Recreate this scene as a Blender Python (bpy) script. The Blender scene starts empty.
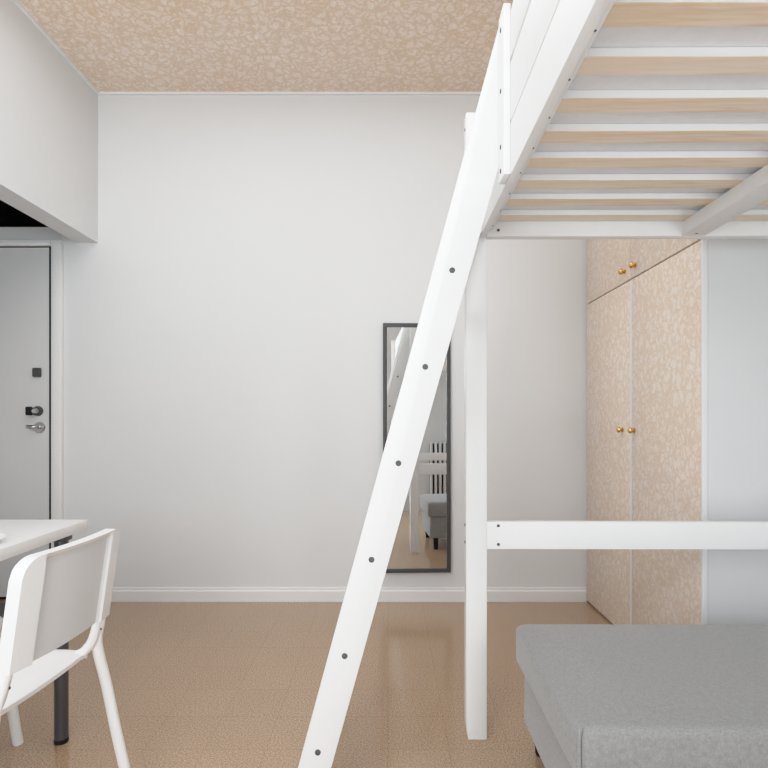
import bpy, bmesh, math
from mathutils import Vector, Matrix
C = bpy.context.scene.collection
R = math.radians
F = 550.0                 # focal length in pixels for a 768 px frame
EYE = 1.107
CX = 388.0                # vanishing point column
YW = 3.327                # far wall
ZC = 3.073                # ceiling

# ------------------------------------------------------------ materials
def new_mat(name, rough=0.5, color=(0.8, 0.8, 0.8), metal=0.0, spec=0.5):
    m = bpy.data.materials.new(name); m.use_nodes = True
    nt = m.node_tree; b = nt.nodes['Principled BSDF']
    b.inputs['Base Color'].default_value = (*color, 1)
    b.inputs['Roughness'].default_value = rough
    b.inputs['Metallic'].default_value = metal
    b.inputs['Specular IOR Level'].default_value = spec
    return m, nt, b
def N(nt, kind, **kw):
    n = nt.nodes.new(kind)
    for k, v in kw.items():
        if hasattr(n, k): setattr(n, k, v)
        else: n.inputs[k].default_value = v
    return n
def ramp(nt, fac, stops):
    r = nt.nodes.new('ShaderNodeValToRGB'); cr = r.color_ramp
    while len(cr.elements) < len(stops): cr.elements.new(0.5)
    for e, (p, c) in zip(cr.elements, stops):
        e.position = p; e.color = (*c, 1)
    nt.links.new(fac, r.inputs['Fac']); return r
def coords(nt, scale=(1, 1, 1), rot=(0, 0, 0)):
    t = nt.nodes.new('ShaderNodeTexCoord'); mp = nt.nodes.new('ShaderNodeMapping')
    mp.inputs['Scale'].default_value = scale; mp.inputs['Rotation'].default_value = rot
    nt.links.new(t.outputs['Object'], mp.inputs['Vector']); return mp.outputs['Vector']
def bump(nt, b, h, strength, dist=0.002):
    bp = nt.nodes.new('ShaderNodeBump'); bp.inputs['Strength'].default_value = strength
    bp.inputs['Distance'].default_value = dist
    nt.links.new(h, bp.inputs['Height']); nt.links.new(bp.outputs['Normal'], b.inputs['Normal'])

def painted(name, col, rough=0.6, amount=0.015, scale=3.0, bs=0.05, spec=0.3):
    m, nt, b = new_mat(name, rough, spec=spec)
    v = coords(nt)
    n = N(nt, 'ShaderNodeTexNoise', Scale=scale, Detail=4.0); nt.links.new(v, n.inputs['Vector'])
    r = ramp(nt, n.outputs['Fac'], [(0.3, tuple(c * (1 - amount) for c in col)), (0.7, col)])
    nt.links.new(r.outputs['Color'], b.inputs['Base Color'])
    n2 = N(nt, 'ShaderNodeTexNoise', Scale=120.0, Detail=3.0); nt.links.new(v, n2.inputs['Vector'])
    bump(nt, b, n2.outputs['Fac'], bs)
    return m

def wallpaper(name, ground, leaf, sc):
    # dense branching leaf print
    m, nt, b = new_mat(name, 0.6, spec=0.25)
    v = coords(nt, sc)
    nz = N(nt, 'ShaderNodeTexNoise', Scale=22.0, Detail=3.0); nt.links.new(v, nz.inputs['Vector'])
    mix = nt.nodes.new('ShaderNodeMixRGB'); mix.blend_type = 'ADD'; mix.inputs['Fac'].default_value = 0.09
    nt.links.new(v, mix.inputs['Color1']); nt.links.new(nz.outputs['Color'], mix.inputs['Color2'])
    vo = N(nt, 'ShaderNodeTexVoronoi', feature='DISTANCE_TO_EDGE', Scale=24.0)
    nt.links.new(mix.outputs['Color'], vo.inputs['Vector'])
    vo2 = N(nt, 'ShaderNodeTexVoronoi', feature='DISTANCE_TO_EDGE', Scale=64.0)
    nt.links.new(mix.outputs['Color'], vo2.inputs['Vector'])
    r1 = ramp(nt, vo.outputs['Distance'], [(0.0, (.75, .75, .75)), (0.22, (0, 0, 0))])
    r2 = ramp(nt, vo2.outputs['Distance'], [(0.0, (1, 1, 1)), (0.3, (0, 0, 0))])
    big = N(nt, 'ShaderNodeTexNoise', Scale=3.0, Detail=2.0); nt.links.new(v, big.inputs['Vector'])
    mx = nt.nodes.new('ShaderNodeMath'); mx.operation = 'MULTIPLY_ADD'
    nt.links.new(r2.outputs['Color'], mx.inputs[0]); mx.inputs[1].default_value = 0.55
    nt.links.new(r1.outputs['Color'], mx.inputs[2]); mx.use_clamp = True
    r = nt.nodes.new('ShaderNodeMixRGB')
    nt.links.new(mx.outputs[0], r.inputs['Fac'])
    r.inputs['Color1'].default_value = (*leaf, 1); r.inputs['Color2'].default_value = (*ground, 1)
    hue = nt.nodes.new('ShaderNodeMixRGB'); hue.blend_type = 'MULTIPLY'; hue.inputs['Fac'].default_value = 0.5
    rb = ramp(nt, big.outputs['Fac'], [(0.35, (1, 0.93, 0.86)), (0.65, (1, 1, 1))])
    nt.links.new(r.outputs['Color'], hue.inputs['Color1']); nt.links.new(rb.outputs['Color'], hue.inputs['Color2'])
    nt.links.new(hue.outputs['Color'], b.inputs['Base Color'])
    return m

M = {}
M['wall'] = painted('wall paint', (0.700, 0.706, 0.712), 0.65)
M['ledge'] = painted('hall paint', (0.62, 0.62, 0.62), 0.6)
M['trim'] = painted('trim paint', (0.78, 0.78, 0.78), 0.4, bs=0.02)
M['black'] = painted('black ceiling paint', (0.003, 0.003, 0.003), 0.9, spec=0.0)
M['paper'] = wallpaper('ceiling wallpaper', (0.71, 0.56, 0.42), (0.86, 0.78, 0.72), (.85, .85, .85))
M['paper2'] = wallpaper('closet wallpaper', (0.74, 0.61, 0.49), (0.85, 0.80, 0.765), (1, 1.1, 0.85))
M['white'] = painted('white lacquered wood', (0.83, 0.83, 0.83), 0.42, amount=0.02, scale=5, bs=0.02, spec=0.4)
M['plastic'] = painted('white plastic', (0.85, 0.85, 0.85), 0.35, amount=0.0, bs=0.0, spec=0.45)
M['panel_shade'] = painted('shaded white plastic', (0.70, 0.715, 0.73), 0.4, amount=0.0, bs=0.0, spec=0.4)  # same plastic, darkened for the shade in the recessed backrest panel
M['tabletop'] = painted('white table laminate', (0.82, 0.82, 0.82), 0.3, amount=0.0, bs=0.0)
M['door'] = painted('door paint', (0.60, 0.60, 0.60), 0.45, bs=0.02)
M['gap'] = painted('painted gap shade', (0.02, 0.02, 0.02), 0.9)
M['frame'] = painted('dark grey metal frame', (0.06, 0.06, 0.062), 0.45)
M['bolt'] = painted('dark bolt', (0.09, 0.09, 0.09), 0.5)
M['leg'] = painted('charcoal lacquered steel', (0.055, 0.052, 0.062), 0.35, spec=0.6)
M['rubber'] = painted('black rubber', (0.008, 0.008, 0.009), 0.6)
M['brass'] = new_mat('brass', 0.25, (0.75, 0.47, 0.16), 1.0)[0]
M['chrome'] = new_mat('satin nickel', 0.28, (0.55, 0.55, 0.55), 1.0)[0]
M['mirror'] = new_mat('mirror glass', 0.0, (0.86, 0.88, 0.88), 1.0)[0]
M['ceramic'] = painted('white ceramic', (0.9, 0.9, 0.9), 0.15, amount=0, bs=0)
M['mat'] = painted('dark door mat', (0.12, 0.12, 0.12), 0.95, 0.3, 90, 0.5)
M['cloth'] = painted('white mattress cloth', (0.80, 0.81, 0.83), 0.9, 0.04, 40, 0.3)
M['radiator'] = painted('radiator paint', (0.72, 0.72, 0.72), 0.4)
M['radgap'] = painted('radiator shadow gap', (0.05, 0.05, 0.05), 0.8)

def floor_mat():
    m, nt, b = new_mat('cork tile floor', 0.16, spec=0.75)
    v = coords(nt)
    n = N(nt, 'ShaderNodeTexNoise', Scale=190.0, Detail=3.0, Roughness=0.7); nt.links.new(v, n.inputs['Vector'])
    r = ramp(nt, n.outputs['Fac'], [(0.32, (0.24, 0.145, 0.080)), (0.5, (0.41, 0.275, 0.172)), (0.68, (0.65, 0.475, 0.325))])
    br = nt.nodes.new('ShaderNodeTexBrick'); br.offset = 0.0
    for k, val in (('Scale', 1.0), ('Mortar Size', 0.0012), ('Mortar Smooth', 0.3), ('Brick Width', 0.204), ('Row Height', 0.204), ('Bias', 0.0)):
        br.inputs[k].default_value = val
    br.inputs['Color1'].default_value = (1, 1, 1, 1); br.inputs['Color2'].default_value = (0.955, 0.95, 0.95, 1)
    br.inputs['Mortar'].default_value = (0.74, 0.72, 0.70, 1)
    nt.links.new(v, br.inputs['Vector'])
    mu = nt.nodes.new('ShaderNodeMixRGB'); mu.blend_type = 'MULTIPLY'; mu.inputs['Fac'].default_value = 0.85
    nt.links.new(r.outputs['Color'], mu.inputs['Color1']); nt.links.new(br.outputs['Color'], mu.inputs['Color2'])
    nt.links.new(mu.outputs['Color'], b.inputs['Base Color'])
    n2 = N(nt, 'ShaderNodeTexNoise', Scale=60.0, Detail=2.0); nt.links.new(v, n2.inputs['Vector'])
    bump(nt, b, n2.outputs['Fac'], 0.03, 0.001)
    return m
M['floor'] = floor_mat()

def pine_mat():
    m, nt, b = new_mat('bare pine', 0.6, spec=0.25)
    v = coords(nt, (1.2, 14, 14))
    w = N(nt, 'ShaderNodeTexNoise', Scale=5.0, Detail=4.0, Distortion=0.8); nt.links.new(v, w.inputs['Vector'])
    inf = nt.nodes.new('ShaderNodeObjectInfo')
    ad = nt.nodes.new('ShaderNodeMath'); ad.operation = 'MULTIPLY_ADD'; ad.inputs[1].default_value = 0.22
    nt.links.new(inf.outputs['Random'], ad.inputs[0]); nt.links.new(w.outputs['Fac'], ad.inputs[2])
    r = ramp(nt, ad.outputs[0], [(0.38, (0.72, 0.56, 0.39)), (0.60, (0.80, 0.67, 0.52)), (0.85, (0.82, 0.73, 0.63))])
    nt.links.new(r.outputs['Color'], b.inputs['Base Color'])
    return m
M['pine'] = pine_mat()

def fabric_mat():
    m, nt, b = new_mat('grey woven fabric', 0.95, spec=0.1)
    v = coords(nt)
    w1 = N(nt, 'ShaderNodeTexNoise', Scale=260.0, Detail=2.0); nt.links.new(v, w1.inputs['Vector'])
    v2 = coords(nt, (60, 400, 60)); w2 = N(nt, 'ShaderNodeTexNoise', Scale=1.5, Detail=2.0); nt.links.new(v2, w2.inputs['Vector'])
    v3 = coords(nt, (400, 60, 60)); w3 = N(nt, 'ShaderNodeTexNoise', Scale=1.5, Detail=2.0); nt.links.new(v3, w3.inputs['Vector'])
    a = nt.nodes.new('ShaderNodeMath'); a.operation = 'ADD'; nt.links.new(w2.outputs['Fac'], a.inputs[0]); nt.links.new(w3.outputs['Fac'], a.inputs[1])
    a2 = nt.nodes.new('ShaderNodeMath'); a2.operation = 'ADD'; nt.links.new(a.outputs[0], a2.inputs[0]); nt.links.new(w1.outputs['Fac'], a2.inputs[1])
    d = nt.nodes.new('ShaderNodeMath'); d.operation = 'DIVIDE'; nt.links.new(a2.outputs[0], d.inputs[0]); d.inputs[1].default_value = 3
    r = ramp(nt, d.outputs[0], [(0.36, (0.23, 0.23, 0.228)), (0.64, (0.345, 0.345, 0.342))])
    nt.links.new(r.outputs['Color'], b.inputs['Base Color'])
    b.inputs['Sheen Weight'].default_value = 0.3
    bump(nt, b, d.outputs[0], 0.4, 0.001)
    return m
M['fabric'] = fabric_mat()

# ------------------------------------------------------------ builders
def link(name, bm, mat, parent=None, smooth=False, mats=None):
    me = bpy.data.meshes.new(name); bm.normal_update(); bm.to_mesh(me); bm.free()
    for mm in (mats or [mat]): me.materials.append(mm)
    if smooth:
        for p in me.polygons: p.use_smooth = True
        try: me.set_sharp_from_angle(angle=R(40))
        except Exception: pass
    o = bpy.data.objects.new(name, me); C.objects.link(o)
    if parent: o.parent = parent
    return o
def box(bm, x0, x1, y0, y1, z0, z1, bev=0.0, seg=2):
    b2 = bmesh.new()
    vs = [b2.verts.new((x, y, z)) for x in (x0, x1) for y in (y0, y1) for z in (z0, z1)]
    for f in ((0, 1, 3, 2), (4, 6, 7, 5), (0, 4, 5, 1), (2, 3, 7, 6), (0, 2, 6, 4), (1, 5, 7, 3)):
        b2.faces.new([vs[i] for i in f])
    if bev: bmesh.ops.bevel(b2, geom=b2.edges[:], offset=bev, segments=seg, profile=0.5, affect='EDGES')
    join(bm, b2)
def join(bm, b2):
    mp = {v: bm.verts.new(v.co) for v in b2.verts}
    for f in b2.faces:
        try: bm.faces.new([mp[v] for v in f.verts]).material_index = f.material_index
        except ValueError: pass
    b2.free()
def boxobj(name, dims, mat, parent=None, bev=0.0, off=(0, 0, 0)):
    bm = bmesh.new(); x0, x1, y0, y1, z0, z1 = dims
    box(bm, x0 - off[0], x1 - off[0], y0 - off[1], y1 - off[1], z0 - off[2], z1 - off[2], bev)
    return link(name, bm, mat, parent, smooth=bool(bev))
def prism(bm, poly, axis, a, b):
    # poly in the two other axes, extruded along axis between a and b
    def P(p, t):
        return {'y': (p[0], t, p[1]), 'x': (t, p[0], p[1]), 'z': (p[0], p[1], t)}[axis]
    v0 = [bm.verts.new(P(p, a)) for p in poly]; v1 = [bm.verts.new(P(p, b)) for p in poly]
    n = len(poly); bm.faces.new(v0); bm.faces.new(v1[::-1])
    for i in range(n): bm.faces.new((v0[(i + 1) % n], v0[i], v1[i], v1[(i + 1) % n]))
    bmesh.ops.recalc_face_normals(bm, faces=bm.faces[:])
def lathe(bm, prof, origin=(0, 0, 0), axis='z', n=24):
    # prof: list of (radius, height)
    def P(r, h, a):
        c, s = r * math.cos(a), r * math.sin(a)
        o = {'z': (c, s, h), 'x': (h, c, s), 'y': (c, h, s)}[axis]
        return tuple(o[i] + origin[i] for i in range(3))
    rings = []
    for r, h in prof:
        if r < 1e-6: rings.append([bm.verts.new(P(0, h, 0))])
        else: rings.append([bm.verts.new(P(r, h, 2 * math.pi * k / n)) for k in range(n)])
    for A, B in zip(rings, rings[1:]):
        for k in range(n):
            q = [A[k % len(A)], A[(k + 1) % len(A)], B[(k + 1) % len(B)], B[k % len(B)]]
            u = []
            for v in q:
                if v not in u: u.append(v)
            if len(u) > 2:
                try: bm.faces.new(u)
                except ValueError: pass
    bmesh.ops.recalc_face_normals(bm, faces=bm.faces[:])
def catmull(pts, sub=6):
    P = [Vector(p) for p in pts]; P = [2 * P[0] - P[1]] + P + [2 * P[-1] - P[-2]]; out = []
    for i in range(1, len(P) - 2):
        for k in range(sub):
            t = k / sub; a, b, c, d = P[i - 1:i + 3]
            out.append(0.5 * ((2 * b) + (c - a) * t + (2 * a - 5 * b + 4 * c - d) * t * t + (3 * b - a - 3 * c + d) * t ** 3))
    out.append(P[-2]); return out
def tube(bm, pts, rx, ry=None, n=14, sub=6):
    # oval tube; rx across (in the xz plane of the chair), ry sideways
    ry = ry or rx; path = catmull(pts, sub) if len(pts) > 2 else [Vector(p) for p in pts]
    rings = []
    for i, p in enumerate(path):
        t = (path[min(i + 1, len(path) - 1)] - path[max(i - 1, 0)]).normalized()
        side = Vector((0, 1, 0)); side = (side - t * side.dot(t)).normalized(); up = t.cross(side)
        rings.append([bm.verts.new(p + side * ry * math.cos(a) + up * rx * math.sin(a)) for a in [2 * math.pi * k / n for k in range(n)]])
    for A, B in zip(rings, rings[1:]):
        for k in range(n): bm.faces.new((A[k], A[(k + 1) % n], B[(k + 1) % n], B[k]))
    bm.faces.new(rings[0][::-1]); bm.faces.new(rings[-1])
    bmesh.ops.recalc_face_normals(bm, faces=bm.faces[:])
def tag(o, label, cat, group=None):
    o['label'] = label; o['category'] = cat
    if group: o['group'] = group
    return o
def thing(name, label, cat, loc, rz=0, group=None):
    o = bpy.data.objects.new(name, None); C.objects.link(o); o.location = loc; o.rotation_euler = (0, 0, rz)
    o.empty_display_size = 0.1
    return tag(o, label, cat, group)
def struct(o): o['kind'] = 'structure'; return o
def sbox(name, dims, mat, bev=0.0): return struct(boxobj(name, dims, mat, None, bev))

# ------------------------------------------------------------ the room
YR = -0.50                # rear wall (behind the camera), inner face
XL, XL2 = -1.754, -1.881  # bulkhead faces
XH = -3.08                # hall left wall
XR, XR2, YC = 1.195, 1.86, 2.090   # closet front, right wall, closet end wall
ZB, ZH = 2.166, 2.262     # bulkhead underside, hall ceiling
sbox('floor', (XH - .1, XR2 + .1, YR - .1, YW + .1, -0.1, 0), M['floor'])
sbox('ceiling', (XL2, XR2 + .1, YR - .1, YW + .1, ZC, ZC + .1), M['paper'])
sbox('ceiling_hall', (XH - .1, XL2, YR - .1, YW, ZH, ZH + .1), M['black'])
bm = bmesh.new()
box(bm, XL2, XR2 + .1, YW, YW + .1, 0, ZC)
box(bm, -1.974, XL2, YW, YW + .1, 0, ZH)
struct(link('wall_back', bm, M['wall']))
bm = bmesh.new()
box(bm, -3.02, -1.974, YW, YW + .1, 2.165, ZH); box(bm, XH - .1, -3.02, YW, YW + .1, 0, ZH)
struct(link('wall_hall', bm, M['ledge']))
sbox('wall_bulkhead', (XL2, XL, YR, YW, ZB, ZC), M['wall'])
sbox('wall_left', (XH - .1, XH, YR - .1, YW, 0, ZH), M['wall'])
sbox('wall_right', (XR2, XR2 + .1, YR - .1, YC, 0, ZC), M['wall'])
sbox('wall_closet', (XR + .021, XR2 + .1, YC, YC + .06, 0, ZC), M['wall'])
# rear wall with window opening
WX0, WX1, WZ0, WZ1 = -1.70, -0.32, 0.92, 2.55
bm = bmesh.new()
box(bm, XH, WX0, YR - .12, YR, 0, ZC); box(bm, WX1, XR2, YR - .12, YR, 0, ZC)
box(bm, WX0, WX1, YR - .12, YR, 0, WZ0); box(bm, WX0, WX1, YR - .12, YR, WZ1, ZC)
struct(link('wall_rear', bm, M['wall']))
bm = bmesh.new(); w = .05
box(bm, WX0, WX1, YR - .1, YR - .04, WZ0, WZ0 + w, .004); box(bm, WX0, WX1, YR - .1, YR - .04, WZ1 - w, WZ1, .004)
for x in (WX0, (WX0 + WX1) / 2 - w / 2, WX1 - w): box(bm, x, x + w, YR - .1, YR - .04, WZ0 + w, WZ1 - w, .004)
wf = struct(link('window_1', bm, M['trim'], smooth=True))
g = bpy.data.materials.new('window glass'); g.use_nodes = True
nt = g.node_tree; nt.nodes.remove(nt.nodes['Principled BSDF'])
tr = nt.nodes.new('ShaderNodeBsdfTransparent'); gl = nt.nodes.new('ShaderNodeBsdfGlossy'); gl.inputs['Roughness'].default_value = 0.02
mx = nt.nodes.new('ShaderNodeMixShader'); mx.inputs['Fac'].default_value = 0.06
nt.links.new(tr.outputs[0], mx.inputs[1]); nt.links.new(gl.outputs[0], mx.inputs[2])
nt.links.new(mx.outputs[0], nt.nodes['Material Output'].inputs['Surface'])
boxobj('pane', (WX0 + w, WX1 - w, YR - .075, YR - .07, WZ0 + w, WZ1 - w), g, wf)
# skirting, cornice
def skirt(name, x0, x1):
    bm = bmesh.new()
    prism(bm, [(YW, 0), (YW - .016, 0), (YW - .016, .062), (YW - .010, .070), (YW - .010, .080), (YW, .084)], 'x', x0, x1)
    return struct(link(name, bm, M['trim']))
skirt('baseboard_back', -1.94, XR)
bm = bmesh.new(); box(bm, XR + .031, XR2, YC - .014, YC, 0, .08, .003); struct(link('baseboard_closet', bm, M['trim']))
bm = bmesh.new(); box(bm, XR2 - .014, XR2, YR, YC - .015, 0, .08, .003); struct(link('baseboard_right', bm, M['trim']))
bm = bmesh.new(); box(bm, XL + .014, XR, YW - .014, YW, ZC - .014, ZC); struct(link('trim_1', bm, M['trim']))
bm = bmesh.new(); box(bm, XL, XL + .014, YR, YW, ZC - .014, ZC); struct(link('trim_2', bm, M['trim']))
bm = bmesh.new(); box(bm, XR - .002, XR + .02, YC - .003, YC + .008, 0, ZC, .003); struct(link('trim_3', bm, M['trim']))
# entrance door and casing
DX0, DX1, DZ = -2.95, -2.042, 2.135
bm = bmesh.new()
for (x0, x1, z0, z1) in ((DX1 + .0155, -1.960, 0, 2.178), (-3.02, DX0 - .010, 0, 2.178), (DX0 - .010, DX1 + .0155, DZ + .008, 2.178)):
    box(bm, x0, x1, YW - .022, YW, z0, z1, .004)
    box(bm, x0 + .012 if x0 > -2.2 else x0, x1 - (.012 if x1 < -2.2 else 0), YW - .03, YW - .02, z0, z1 - .012, .003)
struct(link('trim_4', bm, M['trim'], smooth=True))
struct(boxobj('door_gap_shade', (DX0 - .012, DX1 + .012, YW + .03, YW + .05, 0, DZ + .02), M['gap']))  # near-black sheet that paints the shade behind the door gaps
d = struct(boxobj('door_1', (DX0, DX1, YW - .012, YW + .028, 0.028, DZ), M['door'], None, .004))
boxobj('door_edge_shade', (DX1 + .0005, DX1 + .015, YW - .014, YW + .02, .001, DZ + .004), M['gap'], d)  # dark strip painting the shadow line between door and casing
def knobx(name, prof, o, mat, parent, axis='y'):
    bm = bmesh.new(); lathe(bm, prof, o, axis, 20); return link(name, bm, mat, parent, smooth=True)
def px(x, y, D): s = F / D; return ((x - CX) / s, EYE + (418 - y) / s)
X, Z = px(37, 372.5, YW - .02)
boxobj('door_viewer', (X - .025, X + .025, YW - .030, YW - .012, Z - .028, Z + .028), M['frame'], d, .006)
X, Z = px(36.5, 411, YW - .03)
h = knobx('lock', [(0.0, -.035), (.020, -.035), (.026, -.022), (.030, -.008), (.030, 0)], (X, YW - .012, Z), M['frame'], d)
bm = bmesh.new(); box(bm, X - .050, X - .010, YW - .062, YW - .044, Z - .026, Z + .026, .008, 3)
link('thumb_turn', bm, M['rubber'], h, smooth=True)
knobx('lock_cylinder', [(0, -.052), (.014, -.052), (.016, -.034)], (X + .006, YW - .012, Z), M['chrome'], h)
X, Z = px(38, 427.5, YW - .03)
h = knobx('handle_plate', [(0.0, -.012), (.030, -.012), (.034, -.006), (.034, 0)], (X, YW - .012, Z), M['chrome'], d)
bm = bmesh.new(); tube(bm, [(X, YW - .020, Z + .004), (X, YW - .055, Z + .004), (X - .02, YW - .066, Z + .004), (X - .044, YW - .066, Z + .006)], .011, .011)
link('door_handle', bm, M['chrome'], h, smooth=True)

# ------------------------------------------------------------ built-in closet
cl = thing('built_in_closet', 'built-in corner closet with beige leaf-print papered doors and small brass knobs', 'closet', (XR, (YC + YW) / 2, 0))
oy = (YC + YW) / 2
off = (XR, oy, 0)
boxobj('carcass', (XR + .022, XR + .50, YC + .062, YW - .001, 0.0, ZC - .002), M['trim'], cl, 0, off)
ysp = 2.716
for k, (y0, y1) in enumerate(((YC + .010, ysp - .003), (ysp + .003, YW - .018))):
    lo = boxobj('door', (XR, XR + .02, y0, y1, .012, 1.786), M['paper2'], cl, .0015, off)
    up = boxobj('door', (XR, XR + .02, y0, y1, 1.794, ZC - .02), M['paper2'], cl, .0015, off)
    if k == 0: boxobj('edge_strip', (XR - .0012, XR - .0001, ysp - .022, ysp - .003, .014, 1.784), M['trim'], lo, 0, off)
    for par, z in ((lo, 1.047), (up, 1.845)):
        yk = (2.80 if k else 2.668) if par is lo else (2.775 if k else 2.655)
        bm = bmesh.new(); lathe(bm, [(0, -.030), (.009, -.030), (.0145, -.024), (.015, -.017), (.009, -.010), (.006, -.006), (.013, -.003), (.013, 0)], (0, yk - oy, z), 'x', 20)
        link('knob', bm, M['brass'], par, smooth=True)

# ------------------------------------------------------------ wall mirror
mx0, mx1, mz0, mz1 = -.030, .376, .183, 1.676
mc = ((mx0 + mx1) / 2, YW - .012, (mz0 + mz1) / 2)
mr = thing('wall_mirror', 'tall narrow mirror in a thin dark grey frame hanging on the white wall', 'mirror', (mc[0], YW - .038, mc[2]))
mr.rotation_euler = (R(-.62), 0, R(1.7))
bm = bmesh.new(); fw = .024; hx, hz = (mx1 - mx0) / 2, (mz1 - mz0) / 2
for a in ((-hx, hx, hz - fw, hz), (-hx, hx, -hz, -hz + fw), (-hx, -hx + fw, -hz + fw, hz - fw), (hx - fw, hx, -hz + fw, hz - fw)):
    box(bm, a[0], a[1], -.0, .0225, a[2], a[3], .002)
link('mirror_frame', bm, M['frame'], mr, smooth=True)
gl = boxobj('mirror_glass', (-hx + fw, hx - fw, .008, .012, -hz + fw, hz - fw), M['mirror'], mr)

# ------------------------------------------------------------ loft bed (slightly turned in the room)
YAW = -math.atan((391.5 - CX) / F)
def T(x, y, z=0):
    c, s = math.cos(YAW), math.sin(YAW); return (c * x - s * y, s * x + c * y + .0038, z)
BO = (.256, 1.89, 0)
bed = thing('loft_bed', 'white wooden loft bed frame on tall square posts with pine slats under the mattress', 'bed', T(*BO), YAW)
def B(name, dims, mat=None, parent=None, bev=.002):
    o = boxobj(name, dims, mat or M['white'], parent or bed, bev, BO)
    return o
YN = -.30                      # near end of the bed
BX0, BX1 = .257, 1.786
def post(x0, x1, y0, y1, tall=2.158):
    bm = bmesh.new(); c = .007
    prism(bm, [(x0 - BO[0] + c, 0), (x1 - BO[0] - c * .2, 0), (x1 - BO[0], .004), (x1 - BO[0], tall), (x0 - BO[0], tall), (x0 - BO[0], .05)], 'y', y0 - BO[1], y1 - BO[1])
    bmesh.ops.bevel(bm, geom=bm.edges[:], offset=.0015, segments=2, profile=.5, affect='EDGES')
    return link('post', bm, M['white'], bed, smooth=True)
def bolt(parent, p, axis, r=.0048, mat='bolt', base=BO):
    bm = bmesh.new(); sgn = -1
    lathe(bm, [(0, sgn * .0008), (r * .55, sgn * .0008), (r * .62, sgn * .0022), (r, sgn * .0018), (r * 1.05, .0)], tuple(p[i] - base[i] for i in range(3)), axis, 14)
    return link('bolt', bm, M[mat], parent, smooth=True)
p1 = post(BX0, .328, 1.890, 1.936)
post(1.714, BX1, 1.890, 1.936)
post(BX0, .328, YN, YN + .046)
post(1.714, BX1, YN, YN + .046)
for z in (.735, .675, 2.110, 2.0): bolt(p1, (BX0, 1.913, z), 'x')
zr = EYE + .6175
# long rails, ledgers, guards on both sides
RX0, RX1 = .3015, .3240
lr = B('side_rail', (RX0, RX1, YN + .047, 1.889, zr, EYE + .748))
B('side_rail', (1.718, 1.7405, YN + .047, 1.889, zr, EYE + .748))
led = B('slat_ledger', (.3242, .3440, YN + .055, 1.868, EYE + .640, EYE + .6648))
B('slat_ledger', (1.698, 1.7178, YN + .055, 1.868, EYE + .640, EYE + .6648))
for s_ in range(16):
    y = 1.829 - .1317 * s_
    bm = bmesh.new(); lathe(bm, [(0, -.0006), (.0028, -.0006), (.003, 0)], (.336 - BO[0], y - BO[1], EYE + .640), 'z', 10)
    link('screw', bm, M['bolt'], led)
for x0, x1 in ((RX0, RX1), (1.718, 1.7405)):
    B('guard_board', (x0, x1, YN + .047, 1.889, EYE + .7535, EYE + .901))
    B('guard_board', (x0, x1, YN + .047, 1.889, EYE + .914, EYE + 1.033))
# end rails and end guards
for yf in (1.869, YN + .018):
    er = B('end_rail', (.3246, 1.7174, yf, yf + .036, zr + .0005, EYE + .748))
    if yf > 1: bolt(er, (.363, yf, EYE + .6385), 'y')
    B('guard_board', (.346, 1.697, yf, yf + .022, EYE + .7515, EYE + .902))
    B('guard_board', (.346, 1.697, yf, yf + .022, EYE + .914, EYE + 1.033))
lowz0, lowz1 = EYE - 131.3 / 290.5, EYE - 104 / 290.5
for yf in (1.893, YN + .012):
    lo = B('lower_rail', (.3285, 1.7135, yf, yf + .028, lowz0, lowz1))
    if yf > 1:
        for z in (EYE - 107.8 / 290.5, EYE - 126.5 / 290.5):
            bolt(lo, ((498.4 - 391.5) / 290.5, yf, z), 'y', .0052)
            bolt(lo, (1.68, yf, z), 'y', .0052)
# centre beam
cb = B('centre_beam', (.984, 1.064, YN + .05, 1.8705, zr + .001, EYE + .6648))
bm = bmesh.new(); lathe(bm, [(0, -.0008), (.004, -.0008), (.0045, 0)], (1.022 - BO[0], 1.845 - BO[1], zr + .001), 'z', 10)
link('screw', bm, M['bolt'], cb)
# slats: white top and sides, pine undersides
ZS = EYE + .665
first = None
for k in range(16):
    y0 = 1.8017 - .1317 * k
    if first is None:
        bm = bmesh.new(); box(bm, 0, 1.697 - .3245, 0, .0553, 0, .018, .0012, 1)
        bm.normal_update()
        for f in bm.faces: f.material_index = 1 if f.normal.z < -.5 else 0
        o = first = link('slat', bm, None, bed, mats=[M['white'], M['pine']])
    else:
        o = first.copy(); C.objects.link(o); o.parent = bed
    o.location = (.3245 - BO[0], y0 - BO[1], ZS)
# mattress on the slats
bm = bmesh.new(); box(bm, -.675, .675, -1.05, 1.05, 0, .115, .02, 3)
mt = link('mattress', bm, M['cloth'], smooth=True)
mt.location = T(1.021, .79, ZS + .0185); mt.rotation_euler = (0, 0, YAW)
tag(mt, 'white mattress lying on the slats of the loft bed', 'mattress')

# ladder upright board (end of guard, beside the ladder)
up = B('guard_upright', (.2835, .3012, 1.389, 1.4535, zr, EYE + 1.050))
for yy in (30, 91, 147, 171):
    bolt(up, (.2835, 1.424, EYE + (418 - yy) / 386), 'x', .006)
up2 = B('guard_upright', (.2835, .3012, 1.826, 1.880, zr, EYE + .90))

# ------------------------------------------------------------ ladder
S = 378.0; YL = F / S    # ladder face scale (px per m) and distance
def lx(px_, py_): return ((px_ - 391.5) / S, EYE + (418 - py_) / S)
LO = (lx(300, 780)[0], YL, 0)
lad = thing('ladder', 'white wooden ladder leaning against the side of the loft bed, dark bolts down its rail', 'ladder', T(*LO), YAW)
def lineL(z):  # left and right edges of the rail at height z, in bed coordinates
    y = 418 - (z - EYE) * S
    l = 298 + (768 - y) * (505.5 - 298) / (768 - 2.6); r = 479.5 + (236.4 - y) * .2787
    return (l - 391.5) / S, (r - 391.5) / S
xt = .3005
zt = 2.150
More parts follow.
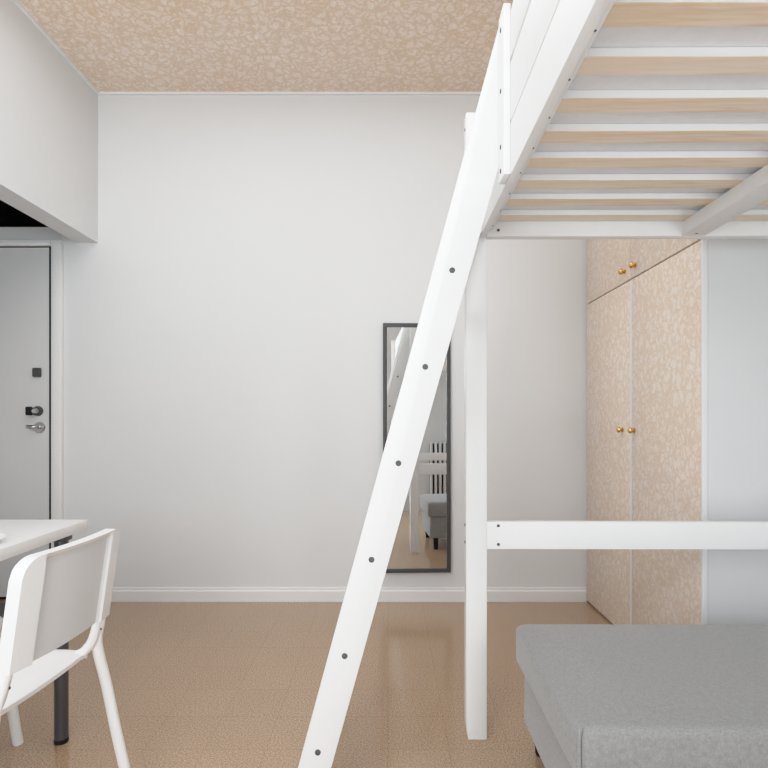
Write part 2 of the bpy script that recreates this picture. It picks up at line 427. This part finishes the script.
# height where the right edge reaches the guard
def solve(f, target, a, b):
    for _ in range(50):
        m_ = (a + b) / 2
        if f(m_) < target: a = m_
        else: b = m_
    return a
xu = .2830
zc_ = solve(lambda z: lineL(z)[1], xt, .5, 2.15)
l0, r0 = lineL(0); l1 = lineL(zt)[0]
poly = [(l0, 0), (r0, 0), (xt, zc_), (xt, zt), (l1, zt)]
def lrail(y0, y1, pl=poly):
    bm = bmesh.new(); prism(bm, [(x - LO[0], z) for x, z in pl], 'y', y0 - LO[1], y1 - LO[1])
    bmesh.ops.bevel(bm, geom=bm.edges[:], offset=.0022, segments=2, profile=.5, affect='EDGES')
    return link('side_rail', bm, M['white'], lad, smooth=True)
YF = 1.800
ra = lrail(YL, YL + .024); rb = lrail(YF, YF + .024, [(l0, 0), (r0, 0), (xt, zc_), (xt, 2.03), (lineL(2.03)[0], 2.03)])
for k in range(1, 7):
    bx, bz = lx(452.3 - 26.95 * (k - 1), 270 + 96.7 * (k - 1))
    bolt(ra, (bx, YL, bz), 'y', .0078, base=LO)
    bm = bmesh.new()
    ca, sa = 1, 0
    box(bm, bx - .036 - LO[0], bx + .036 - LO[0], YL + .0245 - LO[1], YF - .0005 - LO[1], bz - .011, bz + .011, .003)
    link('rung', bm, M['white'], lad, smooth=True)
    bm = bmesh.new(); lathe(bm, [(0, .0022), (.0078, .0018), (.0082, 0)], (bx - LO[0], YF + .024 - LO[1], bz), 'y', 14)
    link('bolt', bm, M['bolt'], rb, smooth=True)

# ------------------------------------------------------------ ottoman under the bed
OO = (1.03, 1.55, 0)
ot = thing('ottoman', 'grey fabric upholstered ottoman bench standing under the loft bed', 'ottoman', T(*OO), YAW)
ox0, ox1, oy0, oy1 = .417, 1.640, 1.226, 1.868
def loops(bm, secs, nx=12, ny=6):
    # stacked rounded-rectangle sections: (x0,x1,y0,y1,z,r)
    rings = []
    for x0, x1, y0, y1, z, r in secs:
        ring = []
        for cx, cy, a0 in ((x1 - r, y1 - r, 0), (x0 + r, y1 - r, 90), (x0 + r, y0 + r, 180), (x1 - r, y0 + r, 270)):
            for k in range(7):
                a = R(a0 + 15 * k); ring.append(bm.verts.new((cx + r * math.cos(a), cy + r * math.sin(a), z)))
        rings.append(ring)
    n = len(rings[0])
    for A, Bq in zip(rings, rings[1:]):
        for k in range(n): bm.faces.new((A[k], A[(k + 1) % n], Bq[(k + 1) % n], Bq[k]))
    bm.faces.new(rings[0][::-1]); bm.faces.new(rings[-1])
    bmesh.ops.recalc_face_normals(bm, faces=bm.faces[:])
a0, a1, b0, b1 = ox0 - OO[0], ox1 - OO[0], oy0 - OO[1], oy1 - OO[1]
bm = bmesh.new(); e = .024
loops(bm, [(a0 + e, a1 - e, b0 + e, b1 - e, .102, .03), (a0 + e - .002, a1 - e + .002, b0 + e - .002, b1 - e + .002, .11, .03),
           (a0 + e, a1 - e, b0 + e, b1 - e, .276, .03)])
link('base', bm, M['fabric'], ot, smooth=True)
bm = bmesh.new(); secs = []
for i in range(5):
    t = i / 4; secs.append((a0 + e * (1 - math.sin(t * math.pi / 2)), a1 - e * (1 - math.sin(t * math.pi / 2)), b0 + e * (1 - math.sin(t * math.pi / 2)), b1 - e * (1 - math.sin(t * math.pi / 2)), (.2605 + .025 * t + .016), .03))
secs.append((a0, a1, b0, b1, .391, .03))
for i in range(1, 6):
    t = i / 5 * math.pi / 2; q = .022 * (1 - math.cos(t)); secs.append((a0 + q, a1 - q, b0 + q, b1 - q, .391 + .022 * math.sin(t), .03))
secs.append((a0 + .10, a1 - .10, b0 + .10, b1 - .10, .418, .03)); secs.append((a0 + .25, a1 - .25, b0 + .25, b1 - .25, .420, .03))
loops(bm, secs)
cu = link('cushion', bm, M['fabric'], ot, smooth=True)
bm = bmesh.new()
tube(bm, [(a0 + .009, b0 + .009, .29), (a0 + .0045, b0 + .0045, .315), (a0 + .0045, b0 + .0045, .392), (a0 + .012, b0 + .012, .408)], .0034)
link('seam', bm, M['fabric'], cu, smooth=True)
for x in (a0 + .075, a1 - .075):
    for y in (b0 + .06, b1 - .06):
        bm = bmesh.new(); lathe(bm, [(0, 0), (.017, 0), (.019, .006), (.024, .1015), (0, .1015)], (x, y, 0), 'z', 20)
        link('leg', bm, M['rubber'], ot, smooth=True)

# ------------------------------------------------------------ table
tx1, ty1, tz = -1.071, 1.964, .7445
tw, tl = .592, 1.25
TO = (tx1 - tw / 2, ty1 - tl / 2, 0)
tb = thing('table', 'white rectangular table with charcoal tube legs beside the entrance', 'table', TO)
boxobj('tabletop', (tx1 - tw, tx1, ty1 - tl, ty1, tz - .034, tz), M['tabletop'], tb, .0015, TO)
for x in (tx1 - .045, tx1 - tw + .045):
    for y in (ty1 - .085, ty1 - tl + .085):
        bm = bmesh.new(); lathe(bm, [(0, .016), (.022, .016), (.022, .688), (0, .688)], (x - TO[0], y - TO[1], 0), 'z', 28)
        lg = link('leg', bm, M['leg'], tb, smooth=True)
        bm = bmesh.new(); lathe(bm, [(0, 0), (.021, 0), (.0225, .003), (.0225, .0158), (0, .0158)], (x - TO[0], y - TO[1], 0), 'z', 28)
        link('foot', bm, M['rubber'], lg, smooth=True)
        bm = bmesh.new(); box(bm, x - .024 - TO[0], x + .024 - TO[0], y - .026 - TO[1], y + .026 - TO[1], .688, .7103, .003)
        link('bracket', bm, M['leg'], lg, smooth=True)

# plate at the table edge
bm = bmesh.new()
lathe(bm, [(0, 0), (.05, 0), (.055, .003), (.085, .011), (.098, .015), (.099, .017), (.084, .0135), (.055, .006), (0, .005)], (0, 0, 0), 'z', 40)
pl = link('plate', bm, M['ceramic'], smooth=True); pl.location = (-1.203, 1.555, tz)
tag(pl, 'white plate lying near the edge of the white table', 'plate')

# doormat
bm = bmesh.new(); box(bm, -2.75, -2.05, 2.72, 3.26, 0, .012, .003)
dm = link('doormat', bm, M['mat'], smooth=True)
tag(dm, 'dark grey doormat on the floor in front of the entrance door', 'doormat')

# ------------------------------------------------------------ chairs
def smooth(a, b, t):
    t = max(0, min(1, (t - a) / (b - a))); return t * t * (3 - 2 * t)
def make_chair():
    ch = thing('chair', 'white moulded plastic chair seen from behind, pushed up to the near side of the table', 'chair', (0, 0, 0), 0, 'chairs at the table')
    # backrest shell (rear is +x)
    bm = bmesh.new(); nu, nv = 80, 24; W = .186; ZT, ZBk = .803, .553; rc = .045
    def outline(u, v):   # u -1..1, v 0..1
        y = u * W
        top = ZT - .006 * 0; d_ = max(0, abs(y) - (W - rc)); top = ZT - (rc - math.sqrt(max(0, rc * rc - d_ * d_)))
        bot = ZBk
        return y, bot + (top - bot) * v
    def surf(u, v, back):
        y, z = outline(u, v); lean = .010 + (z - ZBk) / (ZT - ZBk) * .036
        cv = .020 * (1 - u * u)
        cen = smooth(.24, .38, 1 - abs(u)) if False else (1 - smooth(.655, .695, abs(u)))
        topb = smooth(0.0, .07, 1 - v)
        if back: x = lean + cv - .012 * cen * topb
        else: x = lean + cv - .030
        return (x, y, z)
    G = {}
    for side in (0, 1):
        for i in range(nu + 1):
            for j in range(nv + 1):
                G[side, i, j] = bm.verts.new(surf(-1 + 2 * i / nu, j / nv, side))
    for side in (0, 1):
        for i in range(nu):
            for j in range(nv):
                q = [G[side, i, j], G[side, i + 1, j], G[side, i + 1, j + 1], G[side, i, j + 1]]
                f = bm.faces.new(q)
                uu = abs(-1 + 2 * (i + .5) / nu)
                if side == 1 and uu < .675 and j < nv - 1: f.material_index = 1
    for i in range(nu):
        for j in (0, nv): bm.faces.new([G[0, i, j], G[0, i + 1, j], G[1, i + 1, j], G[1, i, j]])
    for j in range(nv):
        for i in (0, nu): bm.faces.new([G[0, i, j], G[0, i, j + 1], G[1, i, j + 1], G[1, i, j]])
    bmesh.ops.recalc_face_normals(bm, faces=bm.faces[:])
    bk = link('backrest', bm, None, ch, smooth=True, mats=[M['plastic'], M['panel_shade']])
    for s in (-1, 1):
        bm = bmesh.new(); lathe(bm, [(0, .002), (.003, .0018), (.0035, 0)], (.016, s * .148, .568), 'x', 10); link('screw', bm, M['bolt'], bk)
    # seat
    bm = bmesh.new(); nu, nv = 20, 20
    def seat(u, v, t):  # u across -1..1, v 0 rear ..1 front
        x = -.052 - .385 * v; y = u * .182 * (1 - .04 * v)
        if v < .12: x -= .0; 
        x += .010 * (1 - u * u) * (1 - v) 
        z = .462 - .010 * (1 - u * u) * math.sin(math.pi * min(1, v * 1.1)) - .03 * smooth(.82, 1, v) - .012 * (1 - smooth(0, .12, v)) - .01 * smooth(.85, 1, abs(u))
        return (x, y, z - t)
    G = {}
    for side in (0, 1):
        for i in range(nu + 1):
            for j in range(nv + 1): G[side, i, j] = bm.verts.new(seat(-1 + 2 * i / nu, j / nv, .011 * side))
    for side in (0, 1):
        for i in range(nu):
            for j in range(nv): bm.faces.new([G[side, i, j], G[side, i + 1, j], G[side, i + 1, j + 1], G[side, i, j + 1]])
    for i in range(nu):
        for j in (0, nv): bm.faces.new([G[0, i, j], G[0, i + 1, j], G[1, i + 1, j], G[1, i, j]])
    for j in range(nv):
        for i in (0, nu): bm.faces.new([G[0, i, j], G[0, i, j + 1], G[1, i, j + 1], G[1, i, j]])
    bmesh.ops.recalc_face_normals(bm, faces=bm.faces[:])
    link('seat', bm, M['plastic'], ch, smooth=True)
    for s in (-1, 1):
        bm = bmesh.new(); y = s * .168
        tube(bm, [(-.002, y, .600), (-.010, y, .555), (-.020, y, .510), (-.038, y, .470), (-.08, y, .442), (-.20, y, .430), (-.41, y, .418)], .013, .012)
        fr = link('side_frame', bm, M['plastic'], ch, smooth=True)
        bm = bmesh.new(); lathe(bm, [(0, .002), (.003, .0018), (.0035, 0)], (-.004, y - s * .0, .518), 'x', 10); link('screw', bm, M['bolt'], fr)
        bm = bmesh.new()
        tube(bm, [(-.003, y * 1.03, .575), (-.014, y * 1.05, .53), (-.025, y * 1.09, .48), (-.025, y * 1.15, .435), (-.016, y * 1.28, .34), (.005, y * 1.36, .20), (.025, y * 1.42, .087), (.041, y * 1.45, 0)], .0155, .013)
        link('leg', bm, M['plastic'], ch, smooth=True)
        bm = bmesh.new()
        tube(bm, [(-.385, s * .165, .425), (-.40, s * .17, .36), (-.42, s * .185, .18), (-.44, s * .198, 0)], .016, .015)
        link('leg', bm, M['plastic'], ch, smooth=True)
    return ch
def dup(root):
    r = root.copy(); C.objects.link(r)
    for c0 in list(root.children):
        c = c0.copy(); C.objects.link(c); c.parent = r
        for g0 in list(c0.children):
            g_ = g0.copy(); C.objects.link(g_); g_.parent = c
    return r
ch1 = make_chair(); ch2 = dup(ch1)
ch1.location = (-.810, 1.367, 0); ch1.rotation_euler = (0, 0, R(-4.2))
ch2.location = (-1.697, 1.671, 0); ch2.rotation_euler = (0, 0, math.pi)
ch2['label'] = 'white chair on the far side of the table, mostly hidden, one front leg showing'

# ------------------------------------------------------------ radiator behind the camera (seen in the mirror)
RO = (1.16, YR + .05, 0)
rad = thing('radiator', 'white column radiator on the wall, seen only as a reflection in the mirror', 'radiator', RO)
boxobj('gap_shade_panel', (.76, 1.56, YR + .012, YR + .03, .16, .86), M['radgap'], rad, 0, RO)  # dark sheet standing in for the shade between the columns
for k in range(14):
    x = .76 + k * .0575
    boxobj('column', (x, x + .030, YR + .030, YR + .095, .15, .88), M['radiator'], rad, .006, RO)
boxobj('foot_rail', (.76, 1.56, YR + .035, YR + .06, 0.0, .16), M['radiator'], rad, 0, RO)

# ------------------------------------------------------------ light
wld = bpy.data.worlds.new('World'); bpy.context.scene.world = wld; wld.use_nodes = True
bg = wld.node_tree.nodes['Background']; bg.inputs['Color'].default_value = (0.86, 0.93, 1, 1); bg.inputs['Strength'].default_value = 1.5
def area(name, loc, target, sx, sy, power, col=(1, 1, 1)):
    l = bpy.data.lights.new(name, 'AREA'); l.shape = 'RECTANGLE'; l.size = sx; l.size_y = sy; l.energy = power; l.color = col
    o = bpy.data.objects.new(name, l); C.objects.link(o); o.location = loc
    o.rotation_euler = (Vector(target) - Vector(loc)).to_track_quat('-Z', 'Y').to_euler(); return o
area('window_light', ((WX0 + WX1) / 2, YR - .02, (WZ0 + WZ1) / 2), ((WX0 + WX1) / 2 + .35, 3, 1.25), 1.3, 1.5, 36, (0.905, 0.96, 1))
area('room_fill', (-.3, 1.7, ZC - .05), (-.3, 1.7, 0), 2.2, 2.0, 22, (0.905, 0.96, 1))  # added overhead fill, no ceiling fitting belongs to it
area('front_fill', (-.62, -.42, .75), (.25, 2.4, 1.1), .7, 1.0, 5, (0.905, 0.96, 1))  # added flash-like fill left of the camera
area('slat_fill', (-.45, -.38, .16), (1.0, 1.2, 1.7), .8, .2, 8, (0.905, 0.96, 1))  # added low fill to lift the slat undersides
area('ceiling_fill', (-.5, -.3, 1.9), (-.5, 1.8, ZC), 1.0, .3, 9, (0.905, 0.96, 1))  # added fill behind the camera to brighten the ceiling
area('closet_wall_fill', (1.50, -.44, 1.0), (1.35, 2.1, 1.15), .4, 1.1, 13, (0.905, 0.96, 1))  # added fill for the closet end wall, ottoman and slats

# ------------------------------------------------------------ camera
cam = bpy.data.cameras.new('Camera'); co = bpy.data.objects.new('Camera', cam); C.objects.link(co)
cam.sensor_width = 36; cam.lens = F / 768 * 36; cam.shift_y = (418 - 384) / 768; cam.shift_x = -(CX - 384) / 768; cam.clip_start = .02
co.location = (0, 0, EYE); co.rotation_euler = (R(90), 0, 0)
bpy.context.scene.camera = co
sc = bpy.context.scene
sc.view_settings.view_transform = 'Standard'; sc.view_settings.look = 'None'
sc.view_settings.exposure = 0.12; sc.view_settings.gamma = 1.0
sc.cycles.max_bounces = 12; sc.cycles.diffuse_bounces = 6
# soft highlight roll-off, like the photograph's tone curve
vs = sc.view_settings; vs.use_curve_mapping = True
cm = vs.curve_mapping; cm.use_clip = False; cm.extend = 'EXTRAPOLATED'
cv = cm.curves[3]
cv.points[0].location = (0, 0); cv.points[1].location = (1.0, 0.805)
for p in ((0.35, 0.37), (0.7, 0.685)): cv.points.new(*p)
cm.update()
